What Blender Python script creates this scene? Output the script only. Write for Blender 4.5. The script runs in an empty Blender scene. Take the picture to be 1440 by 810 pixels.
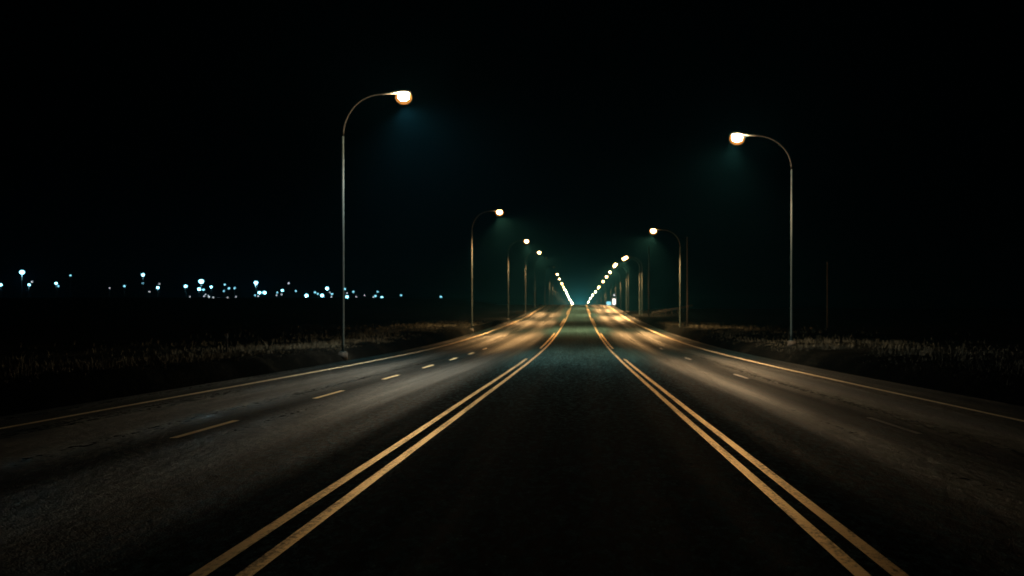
import bpy, bmesh, math, random
from mathutils import Vector, Matrix, noise
random.seed(7)
R = math.radians
scene = bpy.context.scene
COL = scene.collection

# ------------------------------------------------------------------ helpers
def link(name, me, mat=None, parent=None, loc=(0, 0, 0)):
    o = bpy.data.objects.new(name, me)
    COL.objects.link(o)
    o.location = loc
    if mat is not None:
        me.materials.append(mat)
    if parent is not None:
        o.parent = parent
    return o

def obj(name, bm, mat=None, parent=None, loc=(0, 0, 0), smooth=True):
    me = bpy.data.meshes.new(name)
    bm.normal_update()
    bm.to_mesh(me); bm.free()
    if smooth:
        for p in me.polygons:
            p.use_smooth = True
    return link(name, me, mat, parent, loc)

def thing(name, label, cat, loc=(0, 0, 0), rotz=0.0, group=None):
    o = bpy.data.objects.new(name, None)
    COL.objects.link(o)
    o.empty_display_size = 0.3
    o.location = loc
    o.rotation_euler = (0, 0, rotz)
    o['label'] = label
    o['category'] = cat
    if group:
        o['group'] = group
    return o

def copy_tree(o, parent=None):
    c = o.copy()
    COL.objects.link(c)
    c.parent = parent
    for ch in o.children:
        copy_tree(ch, c)
    return c

def set_kind(o, kind, label, cat):
    o['kind'] = kind
    o['label'] = label
    o['category'] = cat

def add_box(bm, c, s, rot=None):
    M = Matrix.Translation(Vector(c))
    if rot is not None:
        M = M @ rot
    r = bmesh.ops.create_cube(bm, size=1.0, matrix=M @ Matrix.Diagonal((s[0], s[1], s[2], 1)))
    return r['verts']

def add_tube(bm, pts, radii, seg=12, caps=True):
    pts = [Vector(p) for p in pts]
    rings = []
    side = Vector((0, 1, 0))
    for i, p in enumerate(pts):
        a = pts[max(i - 1, 0)]; b = pts[min(i + 1, len(pts) - 1)]
        t = (b - a).normalized()
        u = side - t * side.dot(t)
        if u.length < 1e-3:
            u = Vector((1, 0, 0)) - t * t.x
        u.normalize(); v = t.cross(u)
        r = radii[i] if hasattr(radii, '__len__') else radii
        rings.append([bm.verts.new(p + (u * math.cos(k * 2 * math.pi / seg) + v * math.sin(k * 2 * math.pi / seg)) * r) for k in range(seg)])
    for A, B in zip(rings, rings[1:]):
        for k in range(seg):
            bm.faces.new((A[k], A[(k + 1) % seg], B[(k + 1) % seg], B[k]))
    if caps:
        bm.faces.new(rings[0][::-1]); bm.faces.new(rings[-1])
    return rings

def add_lathe(bm, prof, seg=16, c=(0, 0, 0)):
    rings = []
    for (r, z) in prof:
        if r < 1e-5:
            rings.append([bm.verts.new((c[0], c[1], c[2] + z))])
        else:
            rings.append([bm.verts.new((c[0] + r * math.cos(2 * math.pi * k / seg), c[1] + r * math.sin(2 * math.pi * k / seg), c[2] + z)) for k in range(seg)])
    for A, B in zip(rings, rings[1:]):
        for k in range(seg):
            k2 = (k + 1) % seg
            if len(A) == 1 and len(B) > 1:
                bm.faces.new((A[0], B[k2], B[k]))
            elif len(B) == 1 and len(A) > 1:
                bm.faces.new((A[k], A[k2], B[0]))
            elif len(A) > 1:
                bm.faces.new((A[k], A[k2], B[k2], B[k]))
    bmesh.ops.recalc_face_normals(bm, faces=bm.faces)

# ------------------------------------------------------------------ materials
def new_mat(name):
    m = bpy.data.materials.new(name)
    m.use_nodes = True
    nt = m.node_tree
    return m, nt, nt.nodes, nt.links, nt.nodes['Principled BSDF']

def N(nt, typ, **kw):
    n = nt.nodes.new(typ)
    for k, v in kw.items():
        setattr(n, k, v)
    return n

def math_node(nt, op, a, b=None, c=None, clamp=False):
    n = nt.nodes.new('ShaderNodeMath'); n.operation = op; n.use_clamp = clamp
    for i, v in enumerate((a, b, c)):
        if v is None: continue
        if isinstance(v, (int, float)): n.inputs[i].default_value = v
        else: nt.links.new(v, n.inputs[i])
    return n.outputs[0]

def noise_tex(nt, vec, scale, detail=2.0, rough=0.5):
    n = nt.nodes.new('ShaderNodeTexNoise')
    n.inputs['Scale'].default_value = scale
    n.inputs['Detail'].default_value = detail
    n.inputs['Roughness'].default_value = rough
    if vec is not None: nt.links.new(vec, n.inputs['Vector'])
    return n.outputs['Fac']

def ramp(nt, fac, stops):
    n = nt.nodes.new('ShaderNodeValToRGB')
    el = n.color_ramp.elements
    while len(el) < len(stops): el.new(0.5)
    for e, (p, c) in zip(el, stops):
        e.position = p; e.color = (c[0], c[1], c[2], 1)
    nt.links.new(fac, n.inputs['Fac'])
    return n.outputs['Color']

def scaled(nt, vec, s):
    m = nt.nodes.new('ShaderNodeMapping'); m.inputs['Scale'].default_value = s
    nt.links.new(vec, m.inputs['Vector'])
    return m.outputs['Vector']

def mat_asphalt():
    m, nt, ns, ln, b = new_mat('asphalt')
    co = N(nt, 'ShaderNodeTexCoord').outputs['Object']
    sep = N(nt, 'ShaderNodeSeparateXYZ'); ln.new(co, sep.inputs[0])
    X = sep.outputs['X']
    grain = N(nt, 'ShaderNodeTexVoronoi'); grain.inputs['Scale'].default_value = 55; ln.new(co, grain.inputs['Vector'])
    fine = noise_tex(nt, co, 120, 2, .6)
    patch = noise_tex(nt, scaled(nt, co, (1, .12, 1)), .8, 4, .6)
    mott = noise_tex(nt, scaled(nt, co, (1, .45, 1)), 11, 3, .75)     # coarse chip seal
    # worn, polished wheel paths along each lane
    streak = noise_tex(nt, scaled(nt, co, (1, .006, 1)), 1.7, 3, .6)
    col = ramp(nt, grain.outputs['Color'], [(0, (.0045, .0088, .0105)), (.55, (.0095, .019, .023)), (.9, (.02, .036, .041)), (1, (.09, .11, .115))])
    mx = N(nt, 'ShaderNodeMixRGB', blend_type='MULTIPLY'); mx.inputs[0].default_value = 1
    ln.new(col, mx.inputs[1])
    ln.new(ramp(nt, patch, [(.25, (.62, .62, .62)), (.75, (1.15, 1.15, 1.15))]), mx.inputs[2])
    mx2 = N(nt, 'ShaderNodeMixRGB', blend_type='MULTIPLY'); mx2.inputs[0].default_value = 1
    ln.new(mx.outputs[0], mx2.inputs[1])
    ln.new(ramp(nt, mott, [(.40, (.2, .2, .2)), (.5, (.8, .8, .8)), (.60, (3, 3, 3))]), mx2.inputs[2])

    # traffic polishes the outer lanes; the middle turning lane stays coarse and dull
    mr = N(nt, 'ShaderNodeMapRange'); mr.interpolation_type = 'SMOOTHSTEP'
    mr.inputs['From Min'].default_value = 2.3; mr.inputs['From Max'].default_value = 4.2
    ln.new(math_node(nt, 'ABSOLUTE', math_node(nt, 'ADD', X, .15)), mr.inputs['Value'])
    outer = mr.outputs['Result']
    wheel = math_node(nt, 'MULTIPLY_ADD', math_node(nt, 'SINE', math_node(nt, 'MULTIPLY', X, 3.7)), .5, .5)
    mx3 = N(nt, 'ShaderNodeMixRGB', blend_type='MULTIPLY'); mx3.inputs[0].default_value = 1
    ln.new(mx2.outputs[0], mx3.inputs[1])
    ln.new(ramp(nt, outer, [(0, (1.6, 2.1, 2.2)), (1, (.36, .5, .56))]), mx3.inputs[2])     # the middle lane is paler than the outer ones
    ln.new(mx3.outputs[0], b.inputs['Base Color'])
    pol = math_node(nt, 'MULTIPLY', outer, math_node(nt, 'MULTIPLY_ADD', wheel, .24, .06))
    r = math_node(nt, 'SUBTRACT', math_node(nt, 'MULTIPLY_ADD', streak, .75, .23), pol)
    def strip(c, wd):      # raised-specular strip along a lane, added to shape the lamplight streak
        q = math_node(nt, 'DIVIDE', math_node(nt, 'SUBTRACT', X, c), wd)
        return math_node(nt, 'EXPONENT', math_node(nt, 'MULTIPLY', math_node(nt, 'MULTIPLY', q, q), -1.0))
    strips = math_node(nt, 'ADD', strip(3.7, .65), math_node(nt, 'ADD', strip(-4.1, .7), math_node(nt, 'ADD', strip(-7.1, .7), strip(6.1, .5))))
    brk = math_node(nt, 'MULTIPLY_ADD', math_node(nt, 'SUBTRACT', mott, .5), 5.0, 1.0, clamp=True)
    lvl = math_node(nt, 'MULTIPLY_ADD', math_node(nt, 'MULTIPLY', strips, brk), .46, .03)
    ln.new(math_node(nt, 'MULTIPLY_ADD', outer, lvl, .002), b.inputs['Specular IOR Level'])
    r = math_node(nt, 'MULTIPLY_ADD', patch, .12, math_node(nt, 'MULTIPLY_ADD', math_node(nt, 'SUBTRACT', mott, .5), .55, r))
    r = math_node(nt, 'MULTIPLY_ADD', fine, .08, math_node(nt, 'SUBTRACT', r, .06), clamp=True)
    r = math_node(nt, 'MAXIMUM', r, .27)
    ln.new(r, b.inputs['Roughness'])
    bp = N(nt, 'ShaderNodeBump'); bp.inputs['Strength'].default_value = .8; bp.inputs['Distance'].default_value = .014
    h = math_node(nt, 'ADD', math_node(nt, 'MULTIPLY', grain.outputs['Distance'], -1.2), math_node(nt, 'MULTIPLY_ADD', noise_tex(nt, scaled(nt, co, (1, .4, 1)), 5.5, 2, .6), 7.0, math_node(nt, 'MULTIPLY_ADD', mott, 4.0, fine)))
    ln.new(h, bp.inputs['Height']); ln.new(bp.outputs[0], b.inputs['Normal'])
    return m

def mat_paint(name, colr, worn, metal=.75):
    m, nt, ns, ln, b = new_mat(name)
    co = N(nt, 'ShaderNodeTexCoord').outputs['Object']
    g = noise_tex(nt, scaled(nt, co, (1, .6, 1)), 26, 5, .8)
    p = noise_tex(nt, scaled(nt, co, (6, .35, 1)), 2.0, 3, .6)
    mix = math_node(nt, 'MULTIPLY_ADD', p, .6, math_node(nt, 'MULTIPLY', g, .9))
    ln.new(ramp(nt, mix, [(.55, (.03, .025, .02)), (.55 + worn, colr), (1, tuple(min(1, c * 1.15) for c in colr))]), b.inputs['Base Color'])
    b.inputs['Roughness'].default_value = .46   # dense reflective beads in the paint
    b.inputs['Metallic'].default_value = metal
    b.inputs['Specular IOR Level'].default_value = .25
    b.inputs['Specular Tint'].default_value = (*colr, 1)
    bp = N(nt, 'ShaderNodeBump'); bp.inputs['Strength'].default_value = .5; bp.inputs['Distance'].default_value = .004
    ln.new(g, bp.inputs['Height']); ln.new(bp.outputs[0], b.inputs['Normal'])
    return m

def mat_ground():
    m, nt, ns, ln, b = new_mat('field_soil')
    co = N(nt, 'ShaderNodeTexCoord').outputs['Object']
    a = noise_tex(nt, co, .25, 6, .65)
    c = noise_tex(nt, co, 9, 5, .7)
    mix = math_node(nt, 'MULTIPLY_ADD', c, .5, math_node(nt, 'MULTIPLY', a, .5))
    ln.new(ramp(nt, mix, [(.35, (.001, .0015, .0015)), (.52, (.004, .0045, .0045)), (.72, (.022, .023, .02))]), b.inputs['Base Color'])
    b.inputs['Roughness'].default_value = .95
    b.inputs['Specular IOR Level'].default_value = 0
    bp = N(nt, 'ShaderNodeBump'); bp.inputs['Strength'].default_value = 1; bp.inputs['Distance'].default_value = .08
    ln.new(c, bp.inputs['Height']); ln.new(bp.outputs[0], b.inputs['Normal'])
    return m

def mat_grass():
    m, nt, ns, ln, b = new_mat('dry_grass_blade')
    co = N(nt, 'ShaderNodeTexCoord').outputs['Object']
    a = noise_tex(nt, co, .6, 3, .6)
    c = noise_tex(nt, co, 14, 2, .6)
    mix = math_node(nt, 'MULTIPLY_ADD', c, .6, math_node(nt, 'MULTIPLY', a, .5))
    ln.new(ramp(nt, mix, [(.3, (.02, .022, .018)), (.55, (.06, .062, .05)), (.8, (.17, .165, .135))]), b.inputs['Base Color'])
    b.inputs['Roughness'].default_value = .8
    b.inputs['Specular IOR Level'].default_value = .15
    return m

def mat_plain(name, c, rough=.5, metal=0.0, var=.25, scale=6):
    m, nt, ns, ln, b = new_mat(name)
    co = N(nt, 'ShaderNodeTexCoord').outputs['Object']
    f = noise_tex(nt, co, scale, 4, .6)
    ln.new(ramp(nt, f, [(.3, tuple(x * (1 - var) for x in c)), (.7, tuple(min(1, x * (1 + var)) for x in c))]), b.inputs['Base Color'])
    b.inputs['Roughness'].default_value = rough
    b.inputs['Metallic'].default_value = metal
    return m

def mat_glow(name, c, strength):
    m, nt, ns, ln, b = new_mat(name)
    b.inputs['Base Color'].default_value = (.5, .5, .5, 1)
    b.inputs['Roughness'].default_value = .3
    b.inputs['Emission Color'].default_value = (*c, 1)
    b.inputs['Emission Strength'].default_value = strength
    m.cycles.emission_sampling = 'NONE'
    return m

M_ASPH = mat_asphalt()
M_YELLOW = mat_paint('yellow_line_paint', (.92, .73, .48), .22)
M_WHITE = mat_paint('white_line_paint', (1.0, .84, .62), .12)
M_DASH = mat_paint('pale_yellow_dash_paint', (1.0, .80, .52), .12, .5)
M_FAINT = mat_paint('worn_white_line_paint', (.45, .44, .42), .25)
M_GROUND = mat_ground()
M_GRASS = mat_grass()
M_STEEL = mat_plain('galvanised_steel', (.030, .060, .075), .6, .0, .18, 3)
M_ARM = mat_plain('shade_darkened_steel', (.010, .012, .012), .65, .0, .2, 3)  # steel coloured darker in place of shade on lamp arms and masts
M_HEAD = mat_plain('lamp_housing_paint', (.06, .065, .065), .5, 0)
M_CONC = mat_plain('concrete', (.03, .03, .03), .9, 0, .3, 12)
M_WOOD = mat_plain('dark_weathered_wood', (.02, .02, .02), .9, 0, .4, 9)
M_DARK = mat_plain('dark_metal', (.05, .05, .055), .5, .4)
M_GLASSOFF = mat_plain('unlit_lens_glass', (.45, .45, .42), .15, 0, .05)
M_RAIL = mat_plain('guardrail_steel', (.2, .2, .2), .5, .4, .2)
M_LENS = mat_glow('lit_sodium_lens', (1.0, .54, .20), 80); M_LENS.cycles.emission_sampling = 'FRONT'
M_LENS_F = mat_glow('lit_far_lens', (1.0, .66, .34), 420); M_LENS_F.cycles.emission_sampling = 'FRONT'
M_LENS_C = mat_glow('lit_pale_lens', (1.0, .76, .46), 850); M_LENS_C.cycles.emission_sampling = 'FRONT'
def mat_glow_shell(name, strength):
    m = bpy.data.materials.new(name); m.use_nodes = True; nt = m.node_tree
    nt.nodes.remove(nt.nodes['Principled BSDF'])
    tr = nt.nodes.new('ShaderNodeBsdfTransparent'); em = nt.nodes.new('ShaderNodeEmission'); ad = nt.nodes.new('ShaderNodeAddShader')
    tr.inputs['Color'].default_value = (.93, .9, .84, 1)
    em.inputs['Color'].default_value = (1.0, .40, .09, 1); em.inputs['Strength'].default_value = strength
    nt.links.new(tr.outputs[0], ad.inputs[0]); nt.links.new(em.outputs[0], ad.inputs[1])
    nt.links.new(ad.outputs[0], nt.nodes['Material Output'].inputs['Surface'])
    m.cycles.emission_sampling = 'NONE'
    return m
M_GLOWSHELL = mat_glow_shell('amber_glow_shell', .38)  # emissive shell added as an orange glow fringe around lit lenses
M_GLOWSHELL_OFF = mat_glow_shell('unlit_glow_shell', 0.0)
M_LENS_Y = mat_glow('lit_mercury_lens', (.24, .80, 1.0), 9)
M_LENS_YD = mat_glow('lit_mercury_lens_dim', (.24, .80, 1.0), 2.6)
M_LENS_YW = mat_glow('lit_neutral_lens_dim', (.7, .88, 1.0), 2.2)
M_SIGNC = mat_glow('backlit_cyan_face', (.30, .85, 1.0), 1.1)
M_SIGNW = mat_glow('backlit_white_face', (.85, .95, 1.0), 1.7)

# ------------------------------------------------------------------ terrain profile
PROF = [(-120, .8), (-40, .25), (0, 0), (15, -.17), (40, -.44), (60, -.55), (80, -.46), (100, -.24), (130, .22),
        (169, 1.05), (215, 2.35), (250, 3.3), (270, 3.72), (300, 3.9), (352, 3.6), (444, 3.0), (542, 2.5), (620, 2.0),
        (790, 1.1), (1250, -1.0), (3000, -6)]
def hermite(tab, y):
    if y <= tab[0][0]: return tab[0][1]
    if y >= tab[-1][0]: return tab[-1][1]
    for i in range(len(tab) - 1):
        if tab[i][0] <= y <= tab[i + 1][0]: break
    def tang(k):
        if k <= 0 or k >= len(tab) - 1: return 0
        return (tab[k + 1][1] - tab[k - 1][1]) / (tab[k + 1][0] - tab[k - 1][0])
    (x0, y0), (x1, y1) = tab[i], tab[i + 1]
    h = x1 - x0; t = (y - x0) / h
    return ((2*t**3 - 3*t**2 + 1) * y0 + (t**3 - 2*t**2 + t) * h * tang(i) + (-2*t**3 + 3*t**2) * y1 + (t**3 - t**2) * h * tang(i + 1))
def prof(y): return hermite(PROF, y)
def sstep(a, b, x):
    t = max(0, min(1, (x - a) / (b - a))); return t * t * (3 - 2 * t)

EDGE_L, EDGE_R = -10.1, 8.7       # edges of the asphalt
def ground_z(x, y):
    p = prof(y)
    if EDGE_L - .05 <= x <= EDGE_R + .05:
        return p - .25
    if x < EDGE_L:
        near = p + .42 * sstep(EDGE_L, EDGE_L - 1.3, x) * (1 - sstep(90, 170, y)) - .2 * (1 - sstep(EDGE_L, EDGE_L - .4, x))
        near -= .25 * math.exp(-((x + 10.45) / .28) ** 2)
        far = max(p * .6, 7.0 * sstep(120, 390, y)) + .2
        w = sstep(-18, -55, x)
        z = near * (1 - w) + far * w
    else:
        cap = min(p, 1.6) if y > 150 else p
        cap = cap + .34 * (1 - sstep(90, 160, y))
        w = sstep(EDGE_R, EDGE_R + 1.6, x)
        z = (p - .2) * (1 - w) + cap * w
        z -= .22 * math.exp(-((x - 9.1) / .3) ** 2)
        z += .8 * sstep(13, 22, x) * sstep(140, 190, y)
    d = min(1, max(0, (abs(x) - 10.5) / 4))
    z += d * .10 * noise.noise(Vector((x * .25, y * .2, 0))) + d * .35 * noise.noise(Vector((x * .03, y * .03, 3)))
    return z

def sheet(name, xs, ys, zf, mat):
    verts = [(x, y, zf(x, y)) for y in ys for x in xs]
    n = len(xs)
    faces = [(j * n + i, j * n + i + 1, (j + 1) * n + i + 1, (j + 1) * n + i) for j in range(len(ys) - 1) for i in range(n - 1)]
    me = bpy.data.meshes.new(name); me.from_pydata(verts, [], faces)
    for p in me.polygons: p.use_smooth = True
    return link(name, me, mat)

def frange(a, b, s):
    r = []; x = a
    while x < b - 1e-6:
        r.append(x); x += s
    return r
YS = frange(-100, 0, 10) + frange(0, 120, 2) + frange(120, 460, 5) + frange(460, 1300, 30) + frange(1300, 2601, 130)
XS = ([-1500, -1000, -600, -400, -300, -220, -160, -120, -90, -70, -55, -45] + frange(-38, -18, 2.5) + frange(-18, -11.4, .6)
      + [-11.4, -11.0, -10.75, -10.6, -10.45, -10.3, -10.1, -8, -4, 0, 4, 7, 8.7, 8.85, 9.0, 9.15, 9.3, 9.6, 10, 10.4, 10.8]
      + frange(11.4, 20, .7) + frange(20, 40, 2.5) + [40, 48, 60, 80, 110, 150, 220, 320, 450, 650, 1000, 1500])
g = sheet('ground', XS, YS, ground_z, M_GROUND)
set_kind(g, 'structure', 'dark rough field ground on both sides of the road', 'ground')

def camber(x): return -.012 * abs(x + .7)
YR = frange(-100, 0, 5) + frange(0, 120, 1.5) + frange(120, 460, 3) + frange(460, 1500, 20)
rd = sheet('road', [EDGE_L, -9, -7, -5, -3, -1, 1, 3, 5, 7, 8, EDGE_R], YR, lambda x, y: prof(y) + camber(x), M_ASPH)
set_kind(rd, 'structure', 'wide dark asphalt road running up to the crest', 'road')

# ---- painted markings (sheets 4 mm above the asphalt)
def stripe(bm, x, w, y0, y1):
    n = max(1, int((y1 - y0) / 1.5)); prev = None
    for i in range(n + 1):
        y = y0 + (y1 - y0) * i / n
        # hand-laid wobble of a few mm
        dx = .012 * noise.noise(Vector((x * 3, y * .12, 5)))
        a = bm.verts.new((x - w / 2 + dx, y, prof(y) + camber(x - w / 2) + .004)); b = bm.verts.new((x + w / 2 + dx, y, prof(y) + camber(x + w / 2) + .004))
        if prev: bm.faces.new((prev[0], prev[1], b, a))
        prev = (a, b)
bm = bmesh.new()
stripe(bm, -2.01, .105, -60, 460); stripe(bm, 1.71, .105, -60, 460)
for sgn, x in ((-1, -2.29), (1, 1.94)):
    stripe(bm, x, .105, -60, 43)
    y = 58
    while y < 320:
        stripe(bm, x, .105, y, y + 34); y += 60
o = obj('centre_lane_lines', bm, M_YELLOW, smooth=False); set_kind(o, 'structure', 'paired yellow lines painted either side of the middle lane', 'road marking')
bm = bmesh.new()
stripe(bm, -8.85, .12, -60, 460); stripe(bm, 7.3, .11, -60, 460)
o = obj('edge_lines', bm, M_WHITE, smooth=False); set_kind(o, 'structure', 'thin pale edge lines along both shoulders', 'road marking')
bm = bmesh.new()
y = 13.6
while y < 62:
    stripe(bm, -5.55, .115, y, y + 2.5); y += 7.25
o = obj('lane_dashes', bm, M_DASH, smooth=False); set_kind(o, 'structure', 'short yellowish dashes dividing the two left lanes', 'road marking')
bm = bmesh.new()
y = 14.2
while y < 62:
    stripe(bm, 4.85, .10, y, y + 2.5); y += 14.5
o = obj('lane_dashes', bm, M_FAINT, smooth=False); set_kind(o, 'structure', 'faint worn dashes dividing the two right lanes', 'road marking')

# ------------------------------------------------------------------ street lamps
def light(name, typ, power, col, parent, loc, **kw):
    d = bpy.data.lights.new(name, typ)
    d.energy = power; d.color = col
    for k, v in kw.items(): setattr(d, k, v)
    o = bpy.data.objects.new(name, d); COL.objects.link(o)
    o.parent = parent; o.location = loc
    return o

REACH = 2.68
def make_lamp(H, bend, lit=True, LAMP_COL=(1.0, .56, .21), power=30000, lens=None, cone=160):
    """Arm reaches towards +X; origin at the foot of the pole."""
    t = thing('street_lamp', '', 'street lamp')
    bm = bmesh.new()
    add_box(bm, (0, 0, .06), (.36, .36, .42)); bmesh.ops.bevel(bm, geom=bm.edges[:], offset=.03, segments=2, affect='EDGES')
    obj('foot', bm, M_CONC, t)
    bm = bmesh.new()
    z0 = H - bend
    add_tube(bm, [(0, 0, .27), (0, 0, .29)], [.17, .17], 16)
    add_tube(bm, [(0, 0, .28), (0, 0, .6), (0, 0, z0 * .5), (0, 0, z0)], [.07, .066, .056, .043], 16)
    obj('pole', bm, M_STEEL, t)
    bm = bmesh.new()
    pts = []; rad = []
    n = 14
    for i in range(n + 1):
        a = math.pi / 2 * i / n
        pts.append((1.75 * (1 - math.cos(a)), 0, z0 + (bend - .07) * math.sin(a))); rad.append(.043 - .014 * i / n)
    pts.append((REACH - .3, 0, H - .03)); rad.append(.028)
    add_tube(bm, pts, rad, 12)
    obj('arm', bm, M_ARM, t)
    # cobra head: shallow shell, wider over the lens
    bm = bmesh.new()
    prof_ = [(-.52, .05, .05), (-.36, .09, .07), (-.18, .17, .11), (.02, .22, .14), (.2, .21, .13), (.32, .15, .09), (.37, .05, .03)]
    rings = []
    for (x, hw, hh) in prof_:
        rings.append([bm.verts.new((REACH + x, hw * math.cos(a), H + (hh * math.sin(a) if math.sin(a) > 0 else .035 * math.sin(a)))) for a in [2 * math.pi * k / 16 for k in range(16)]])
    for A, B in zip(rings, rings[1:]):
        for k in range(16): bm.faces.new((A[k], B[k], B[(k + 1) % 16], A[(k + 1) % 16]))
    bm.faces.new(rings[0]); bm.faces.new(rings[-1][::-1])
    bmesh.ops.recalc_face_normals(bm, faces=bm.faces)
    hd = obj('lamp_head', bm, M_HEAD, t)
    # drop-glass refractor bowl
    bm = bmesh.new()
    for k in range(1):
        add_lathe(bm, [(0, -.36), (.13, -.33), (.215, -.24), (.22, -.12), (.17, -.03), (.1, .02)], 12, (0, 0, 0))
    bmesh.ops.transform(bm, matrix=Matrix.Translation((REACH + .04, 0, H)) @ Matrix.Diagonal((1.1, .95, 1, 1)), verts=bm.verts)
    obj('lens', bm, (lens or M_LENS) if lit else M_GLASSOFF, hd)
    # added shell round the lens, glowing to give the lamp an orange fringe
    bm = bmesh.new()
    add_lathe(bm, [(0, -.52), (.16, -.495), (.30, -.40), (.375, -.26), (.36, -.12), (.27, .0)], 20, (REACH + .04, 0, H))
    obj('glow_shell', bm, M_GLOWSHELL if lit else M_GLOWSHELL_OFF, hd)
    if lit:
        light('lamp_beam', 'SPOT', power, LAMP_COL, t, (REACH + .04, 0, H - .66), spot_size=R(cone), spot_blend=.85, shadow_soft_size=.10).rotation_euler = (0, R(-23), 0)
    return t

ORD = ['nearest', 'second', 'third', 'fourth', 'fifth', 'sixth', 'seventh', 'eighth', 'ninth', 'tenth', 'eleventh', 'twelfth']
H_L, H_R = 11.9, 10.55
COOL = (.95, .97, .80)
proto_l0 = make_lamp(H_L, 1.95, True, COOL, 5200, M_LENS_C, 157)   # nearest pair has paler lenses; left beam tinted cool to grey the near road
proto_r0 = make_lamp(H_R, 1.75, True, (1.0, .64, .32), 7800, M_LENS_C, 157)
proto_lf = make_lamp(H_L, 1.95, lens=M_LENS_F)
proto_rf = make_lamp(H_R, 1.75, lens=M_LENS_F)
proto_l = make_lamp(H_L, 1.95)
proto_l_off = make_lamp(H_L, 1.95, False)
proto_r = make_lamp(H_R, 1.75)
used = set()
def place_lamp(proto, x, y, rz, label, group, dz=0.0):
    if proto.name in used: o = copy_tree(proto)
    else: o = proto; used.add(proto.name)
    o.location = (x, y, ground_z(x, y) + dz); o.rotation_euler = (0, 0, rz)
    o['label'] = label; o['category'] = 'street lamp'; o['group'] = group
    return o
LEFT = [44.6, 98, 148, 195, 236, 304, 352, 392, 444, 493, 545, 610, 675, 740, 810, 890, 980, 1090, 1220]
for i, y in enumerate(LEFT):
    off = i in (4, 5)
    if i == 0: lab = 'tallest-looking curved steel street lamp nearest on the left verge, warm lit head'
    elif off: lab = f'unlit dark street lamp, {ORD[i]} from the viewer on the left verge'
    elif i < 10: lab = f'{ORD[i]} lamp from the viewer on the left verge, lit warm head on curved pole'
    else: lab = 'far lit street lamp beyond the crest, merging into the left glow at road end'
    place_lamp(proto_l_off if off else proto_l0 if i == 0 else proto_lf if i >= 10 else proto_l, -10.6, y, 0, lab, 'far lamps in the left glow' if i >= 10 else 'street lamps along the left verge')
RIGHT = [49.5, 99, 168, 175, 215, 224, 256, 290, 333, 400, 418, 490, 590, 720, 880, 1080]
for i, y in enumerate(RIGHT):
    if i == 0: lab = 'large curved steel street lamp nearest on the right verge, bright warm head'
    elif i < 11: lab = f'{ORD[i]} lamp from the viewer on the right verge, lit warm head on curved pole'
    else: lab = 'far lit street lamp beyond the crest, merging into the right glow at road end'
    if i == 1: y = 101
    place_lamp(proto_r0 if i == 0 else proto_rf if i >= 11 else proto_r, 10.2 if i == 1 else 10.55, y, math.pi, lab, 'far lamps in the right glow' if i >= 11 else 'street lamps along the right verge', {1: -.65, 2: -.6, 3: -.6}.get(i, 0))

# ------------------------------------------------------------------ distant yard lights on the rise to the left
# world positions: X across, height of the lamp above the eye line, D along the road
def make_yard(size, hgt, mat, heads=1):
    t = thing('yard_light', '', 'yard light')
    bm = bmesh.new(); add_tube(bm, [(0, 0, -1.0), (0, 0, hgt * .5), (0, 0, hgt)], [.16, .13, .09], 8); obj('mast', bm, M_ARM, t)
    bm = bmesh.new(); add_lathe(bm, [(0, .2), (.2, .17), (.36, .05), (.34, 0), (0, .0)], 12)
    bmesh.ops.transform(bm, matrix=Matrix.Translation((0, 0, hgt)) @ Matrix.Diagonal((size, size, size, 1)), verts=bm.verts)
    hd = obj('lamp_head', bm, M_DARK, t)
    bm = bmesh.new(); add_lathe(bm, [(0, -.8), (.28, -.74), (.48, -.56), (.52, -.36), (.42, -.14), (.3, -.02)], 12)
    bmesh.ops.transform(bm, matrix=Matrix.Translation((0, 0, hgt)) @ Matrix.Diagonal((size, size, size, 1)), verts=bm.verts)
    obj('lens', bm, mat, hd)
    return t
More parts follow.
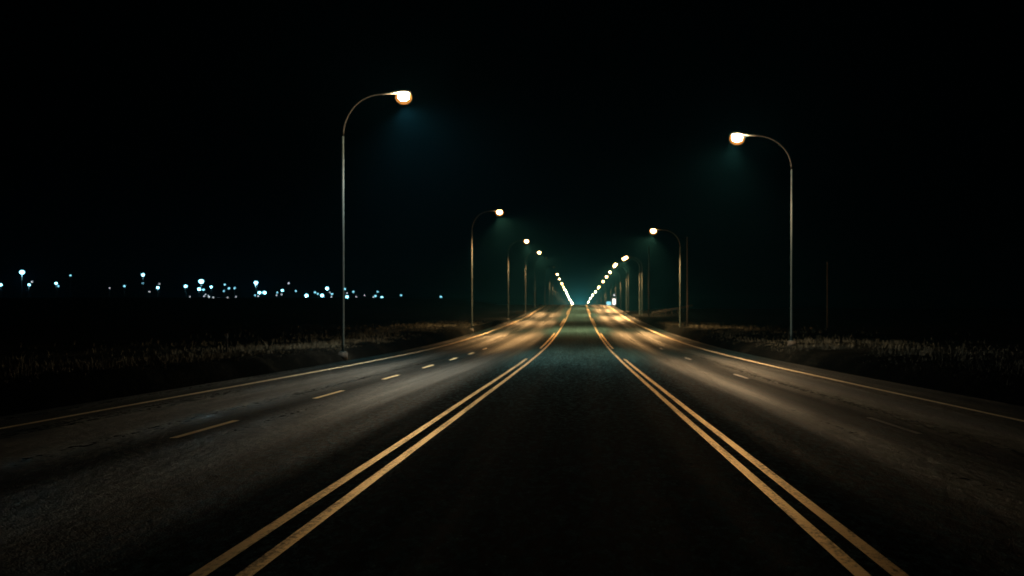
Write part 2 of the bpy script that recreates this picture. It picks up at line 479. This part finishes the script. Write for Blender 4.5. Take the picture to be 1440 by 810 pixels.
# (pixel-free) list: lateral bearing and elevation read off the photo, in thousandths of the distance
def bear(px): return (px - 815) / 1400
def elev(py): return (440 - py) / 1400
YARD = [  # x, y, brightness class 3 bright .. 0 faint, label
 (31,382,3,'tall bright bluish yard light at the far left, standing alone above the rest'),
 (1,400,2,'bluish yard light half cut by the left edge of the view'),
 (41,400,2,'small bluish yard light low beside the tall far left one'),
 (45,396,0,None),
 (79,398,2,'bluish yard light pair at left, upper left lamp of the two'),
 (82,402,1,'bluish yard light pair at left, lower right lamp of the two'),
 (99,387,1,'lone small yard light on a tall faint mast at left'),
 (154,405,0,'lone faint whitish light in the dark gap at left'),
 (175,402,1,'small bluish light just left of the twin stacked lamps'),
 (201,386,2,'upper lamp of the twin stacked bluish yard lights'),
 (201,398,1,'lower lamp of the twin stacked bluish yard lights'),
 (222,404,2,'bluish yard light alone between twin stacked lamps and the bright cluster'),
 (224,399,0,None),(210,410,0,None),
 (261,402,2,'bluish yard light at the left side of the brightest cluster'),
 (283,395,3,'biggest brightest bluish yard light topping the middle cluster'),
 (280,406,2,'bluish light directly under the brightest cluster light'),
 (286,407,1,'small bluish light under and right of the brightest cluster light'),
 (297,403,2,'bluish yard light right of the brightest cluster light'),
 (316,400,1,'upper of two small bluish lights right of the brightest cluster'),
 (315,409,1,'lower of two small bluish lights right of the brightest cluster'),
 (289,414,0,None),(293,416,0,None),(287,421,0,None),(294,421,0,None),(300,422,0,None),(307,420,0,None),(267,417,0,None),
 (322,405,1,None),(330,405,1,'small bluish light midway between the two brightest clusters'),
 (320,418,0,None),(332,417,0,None),
 (360,397,3,'bright bluish yard light on a lit mast left of the near lamp pole'),
 (365,411,2,'left lamp of the bluish pair under the bright masted light'),
 (372,411,2,'right lamp of the bluish pair under the bright masted light'),
 (359,415,1,None),(363,416,0,None),
 (390,411,1,None),(397,408,2,'bluish light to the right of the bright masted light'),(389,415,0,None),(396,414,0,None),
 (406,398,0,None),(416,409,1,'small whitish light alone between the two right clusters'),
 (431,415,3,'round bright low bluish light left of the near lamp pole'),
 (443,411,1,None),(447,413,1,None),(453,415,2,'bluish light just left of the small masted light'),
 (460,405,2,'small bluish masted light closest on the left to the near lamp pole'),
 (464,411,0,None),(467,413,1,None),(466,417,0,None),
 (485,406,1,'upper light just right of the near lamp pole'),(488,412,0,None),
 (488,417,2,'low wide bluish light just right of the near lamp pole'),
 (497,410,1,'small whitish light a little right of the near lamp pole'),
 (501,417,0,None),(513,415,0,None),(525,421,0,None),(528,418,1,None),
 (531,410,1,'upper light of the last small bluish cluster on the right'),
 (537,418,2,'low bright light of the last small bluish cluster on the right'),
 (564,415,1,'lone small light, second from the right in the distant row'),
 (620,417,1,'lone small light at the right end of the distant row'),
]
rng = random.Random(3)
for (px, py, b, lab) in YARD:
    D = 400 + rng.uniform(-25, 45)
    x = bear(px) * D; zl = 1.5 + elev(py) * D
    gz = ground_z(x, D)
    mat = (M_LENS_YW, M_LENS_YD, M_LENS_Y, M_LENS_Y)[b]
    size = (.4, .65, 1.0, 1.6)[b] * rng.uniform(.8, 1.2)
    hgt = max(1.0, zl + .25 * size - gz)
    t = make_yard(size, hgt, mat)
    t.location = (x, D, gz)
    if lab is None:
        lab = 'tiny faint bluish light speckled among the distant yard lights'
        t['group'] = 'faint lights among the distant yards'
    else:
        t['group'] = 'yard lights on the far left rise'
    t['label'] = lab
    if b >= 2:
        light('lamp_glow', 'POINT', 2000 if b == 3 else 400, (.30, .80, 1.0), t, (0, 0, hgt - 1.1 * size), shadow_soft_size=.25)

# ------------------------------------------------------------------ right roadside things
def lit_sign(x, y, zc, w, h, face_mat, label, lamp=False):
    gz = ground_z(x, y)
    t = thing('lit_sign', label, 'lit sign', (x, y, gz), 0)
    zc -= gz
    bm = bmesh.new(); add_box(bm, (0, .12, zc), (w + .12, .18, h + .12)); bmesh.ops.bevel(bm, geom=bm.edges[:], offset=.02, segments=1, affect='EDGES')
    obj('frame', bm, M_DARK, t, smooth=False)
    bm = bmesh.new(); add_box(bm, (0, .02, zc), (w, .03, h)); obj('face', bm, face_mat, t, smooth=False)
    bm = bmesh.new(); add_tube(bm, [(0, .12, -.5), (0, .12, zc - h / 2 - .06)], .07, 10); obj('post', bm, M_STEEL, t)
    if lamp:
        bm = bmesh.new(); add_tube(bm, [(0, .12, zc + h / 2 + .06), (0, .12, zc + h / 2 + .95)], .04, 8); obj('spike', bm, M_STEEL, t)
        bm = bmesh.new(); add_lathe(bm, [(0, -.2), (.16, -.12), (.2, 0), (.16, .12), (0, .2)], 12, (0, .12, zc + h / 2 + 1.1)); obj('beacon', bm, M_LENS_YW, t)
lit_sign(10.4, 298, 4.85, 1.0, 1.75, M_SIGNW, 'upright white backlit sign on a post by the right verge near the crest', True)
lit_sign(9.55, 326, 4.6, 1.45, 1.2, M_SIGNC, 'squat cyan backlit sign beside the taller white one near the crest')

# bare dark poles
def bare_pole(name, x, y, top, r, label, mat, cat):
    gz = ground_z(x, y)
    t = thing(name, label, cat, (x, y, gz))
    bm = bmesh.new(); add_tube(bm, [(0, 0, -.6), (0, 0, (top - gz) * .5), (0, 0, top - gz)], [r, r * .88, r * .75], 12); obj('pole', bm, mat, t)
    bm = bmesh.new(); add_lathe(bm, [(r * .82, 0), (r * .86, .06), (r * .5, .13), (0, .15)], 12, (0, 0, top - gz)); obj('cap', bm, M_DARK, t)
bare_pole('utility_pole', 11.9, 110, 9.8, .09, 'thin bare dark pole just right of the second right street lamp', M_WOOD, 'pole')
bare_pole('utility_pole', 11.4, 164, 12.4, .10, 'thin bare dark pole between the second and third right street lamps', M_WOOD, 'pole')
bare_pole('utility_pole', 24.9, 100, 6.5, .09, 'faint lone pole standing in the dark field right of the nearest right lamp', M_WOOD, 'pole')

# guard rail on the side track
def guard_rail(a, b, label):
    A = Vector(a); B = Vector(b)
    t = thing('guard_rail', label, 'guard rail', (A.x, A.y, ground_z(A.x, A.y)))
    base = Vector(t.location)
    d = (B - A); L = d.length; u = d / L; nrm = Vector((u.y, -u.x, 0)).normalized()
    sec = [(0, -.16), (.045, -.12), (.045, -.06), (0, -.02), (0, .02), (.045, .06), (.045, .12), (0, .16)]
    bm = bmesh.new(); rows = []
    for s in range(13):
        P = A + d * s / 12
        rows.append([bm.verts.new(P + nrm * o + Vector((0, 0, z)) - base) for (o, z) in sec])
    for p, q in zip(rows, rows[1:]):
        for k in range(len(sec) - 1): bm.faces.new((p[k], p[k + 1], q[k + 1], q[k]))
    bmesh.ops.solidify(bm, geom=bm.faces[:], thickness=.012)
    obj('rail', bm, M_RAIL, t)
    for s in range(7):
        P = A + d * (s + .3) / 7 - nrm * .1
        bm = bmesh.new(); gz = ground_z(P.x, P.y)
        h = P.z + .14 - gz + .4
        add_box(bm, (P.x - base.x, P.y - base.y, gz - .4 + h / 2 - base.z), (.12, .12, h)); obj('post', bm, M_WOOD, t, smooth=False)
guard_rail((11.6, 160, ground_z(11.6, 160) + .62), (21.2, 187, ground_z(21.2, 187) + .70), 'pale steel guard rail slanting away from the right verge')

# delineator in the left grass
gz = ground_z(-14.1, 39.8)
t = thing('marker_post', 'slim marker post standing in the left verge grass', 'marker post', (-14.1, 39.8, gz))
bm = bmesh.new(); add_box(bm, (0, 0, .42), (.07, .03, 1.0)); bmesh.ops.bevel(bm, geom=bm.edges[:], offset=.008, segments=1, affect='EDGES'); obj('post', bm, M_CONC, t, smooth=False)
bm = bmesh.new(); add_box(bm, (0, -.019, .8), (.055, .006, .12)); obj('reflector', bm, M_RAIL, t, smooth=False)

# ------------------------------------------------------------------ verge grass
FADE = 2.6   # grass thinned away from the road in place of lamplight fading out
def grass(name, x0, x1, bands, seed, label):
    rg = random.Random(seed); V = []; F = []
    for (y0, y1, n, hmax) in bands:
        for _ in range(n):
            x = rg.uniform(x0, x1); x = x0 + (x - x0) * rg.random() ** .35 if rg.random() < .5 else x
            y = rg.uniform(y0, y1)
            den = noise.noise(Vector((x * .35, y * .18, seed))) * .8 + noise.noise(Vector((x * 1.7, y * 1.1, seed))) * .5
            if rg.random() > (.34 + den * 2.4) * math.exp(-max(0, abs(x - x0) - 3) / FADE): continue
            edge = sstep(0, 2.2, abs(x - x0))
            h = hmax * .9 * (.25 + .75 * rg.random() ** 1.5) * (.35 + .65 * edge) * (1 + .8 * max(-.6, den))
            if rg.random() < .012: h *= 2.1
            z = ground_z(x, y) - .02
            a = rg.uniform(0, math.pi); w = .006 + .008 * rg.random() + y * .00012
            ca, sa = math.cos(a) * w, math.sin(a) * w
            lx, ly = rg.gauss(0, .28) * h, rg.gauss(0, .28) * h
            i = len(V)
            V += [(x - ca, y - sa, z), (x + ca, y + sa, z), (x + ca * .7 + lx * .4, y + sa * .7 + ly * .4, z + h * .6), (x - ca * .7 + lx * .4, y - sa * .7 + ly * .4, z + h * .6), (x + lx, y + ly, z + h)]
            F += [(i, i + 1, i + 2, i + 3), (i + 3, i + 2, i + 4)]
    me = bpy.data.meshes.new(name); me.from_pydata(V, [], F)
    o = link(name, me, M_GRASS); set_kind(o, 'stuff', label, 'grass')
grass('dry_grass', -11.0, -30, [(18, 60, 60000, .27), (60, 130, 26000, .3)], 11, 'dry pale grass growing along the left verge')
grass('dry_grass', 9.6, 34, [(18, 60, 60000, .24), (60, 130, 26000, .28)], 23, 'dry pale grass growing along the right verge')

# ------------------------------------------------------------------ haze
bm = bmesh.new(); add_box(bm, (0, 1250, 15), (3400, 3000, 60))
hz = obj('haze', bm, None, smooth=False)
m = bpy.data.materials.new('haze'); m.use_nodes = True; nt = m.node_tree
nt.nodes.remove(nt.nodes['Principled BSDF'])
pv = nt.nodes.new('ShaderNodeVolumePrincipled')
pv.inputs['Color'].default_value = (.10, .60, 1.0, 1)
pv.inputs['Density'].default_value = .00014
pv.inputs['Anisotropy'].default_value = .45
nt.links.new(pv.outputs[0], nt.nodes['Material Output'].inputs['Volume'])
hz.data.materials.append(m)
set_kind(hz, 'stuff', 'thin bluish night haze in the air', 'haze')

# ------------------------------------------------------------------ night sky: black, with a teal town glow low behind the crest
w = bpy.data.worlds.new('World'); scene.world = w; w.use_nodes = True; nt = w.node_tree
bg = nt.nodes['Background']
co = nt.nodes.new('ShaderNodeTexCoord').outputs['Generated']
vm = nt.nodes.new('ShaderNodeVectorMath'); vm.operation = 'DOT_PRODUCT'
nt.links.new(co, vm.inputs[0]); vm.inputs[1].default_value = Vector((0, 1, .006)).normalized()
ang = math_node(nt, 'ARCCOSINE', math_node(nt, 'MINIMUM', vm.outputs['Value'], .9999999))
deg = math_node(nt, 'MULTIPLY', ang, 57.29578)
def lobe(wd, amp): return math_node(nt, 'MULTIPLY', math_node(nt, 'EXPONENT', math_node(nt, 'DIVIDE', deg, -wd)), amp)
tot = math_node(nt, 'ADD', lobe(.45, .34), math_node(nt, 'ADD', lobe(1.8, .006), math_node(nt, 'ADD', lobe(20.0, .0002), .0001)))
cmb = nt.nodes.new('ShaderNodeVectorMath'); cmb.operation = 'SCALE'
cmb.inputs[0].default_value = (.06, .70, .85)
nt.links.new(tot, cmb.inputs['Scale'])
nt.links.new(cmb.outputs[0], bg.inputs['Color']); bg.inputs['Strength'].default_value = 1.0

# ------------------------------------------------------------------ camera
cd = bpy.data.cameras.new('camera'); cam = bpy.data.objects.new('camera', cd); COL.objects.link(cam)
cam.location = (0, 0, 1.5); cam.rotation_euler = (R(90), 0, 0)
cd.lens = 35.0; cd.sensor_width = 36; cd.clip_end = 6000; cd.clip_start = .1
cd.shift_x = -95 / 1440; cd.shift_y = 35 / 1440
cd.dof.use_dof = True; cd.dof.focus_distance = 10; cd.dof.aperture_fstop = 1.8
scene.camera = cam

vs = scene.view_settings
vs.view_transform = 'Standard'; vs.look = 'None'; vs.exposure = 0; vs.gamma = 1; vs.use_curve_mapping = False
cy = scene.cycles
cy.use_denoising = True
cy.max_bounces = 4; cy.diffuse_bounces = 2; cy.glossy_bounces = 2; cy.volume_bounces = 0; cy.transmission_bounces = 2
cy.sample_clamp_indirect = 4
cy.use_light_tree = True
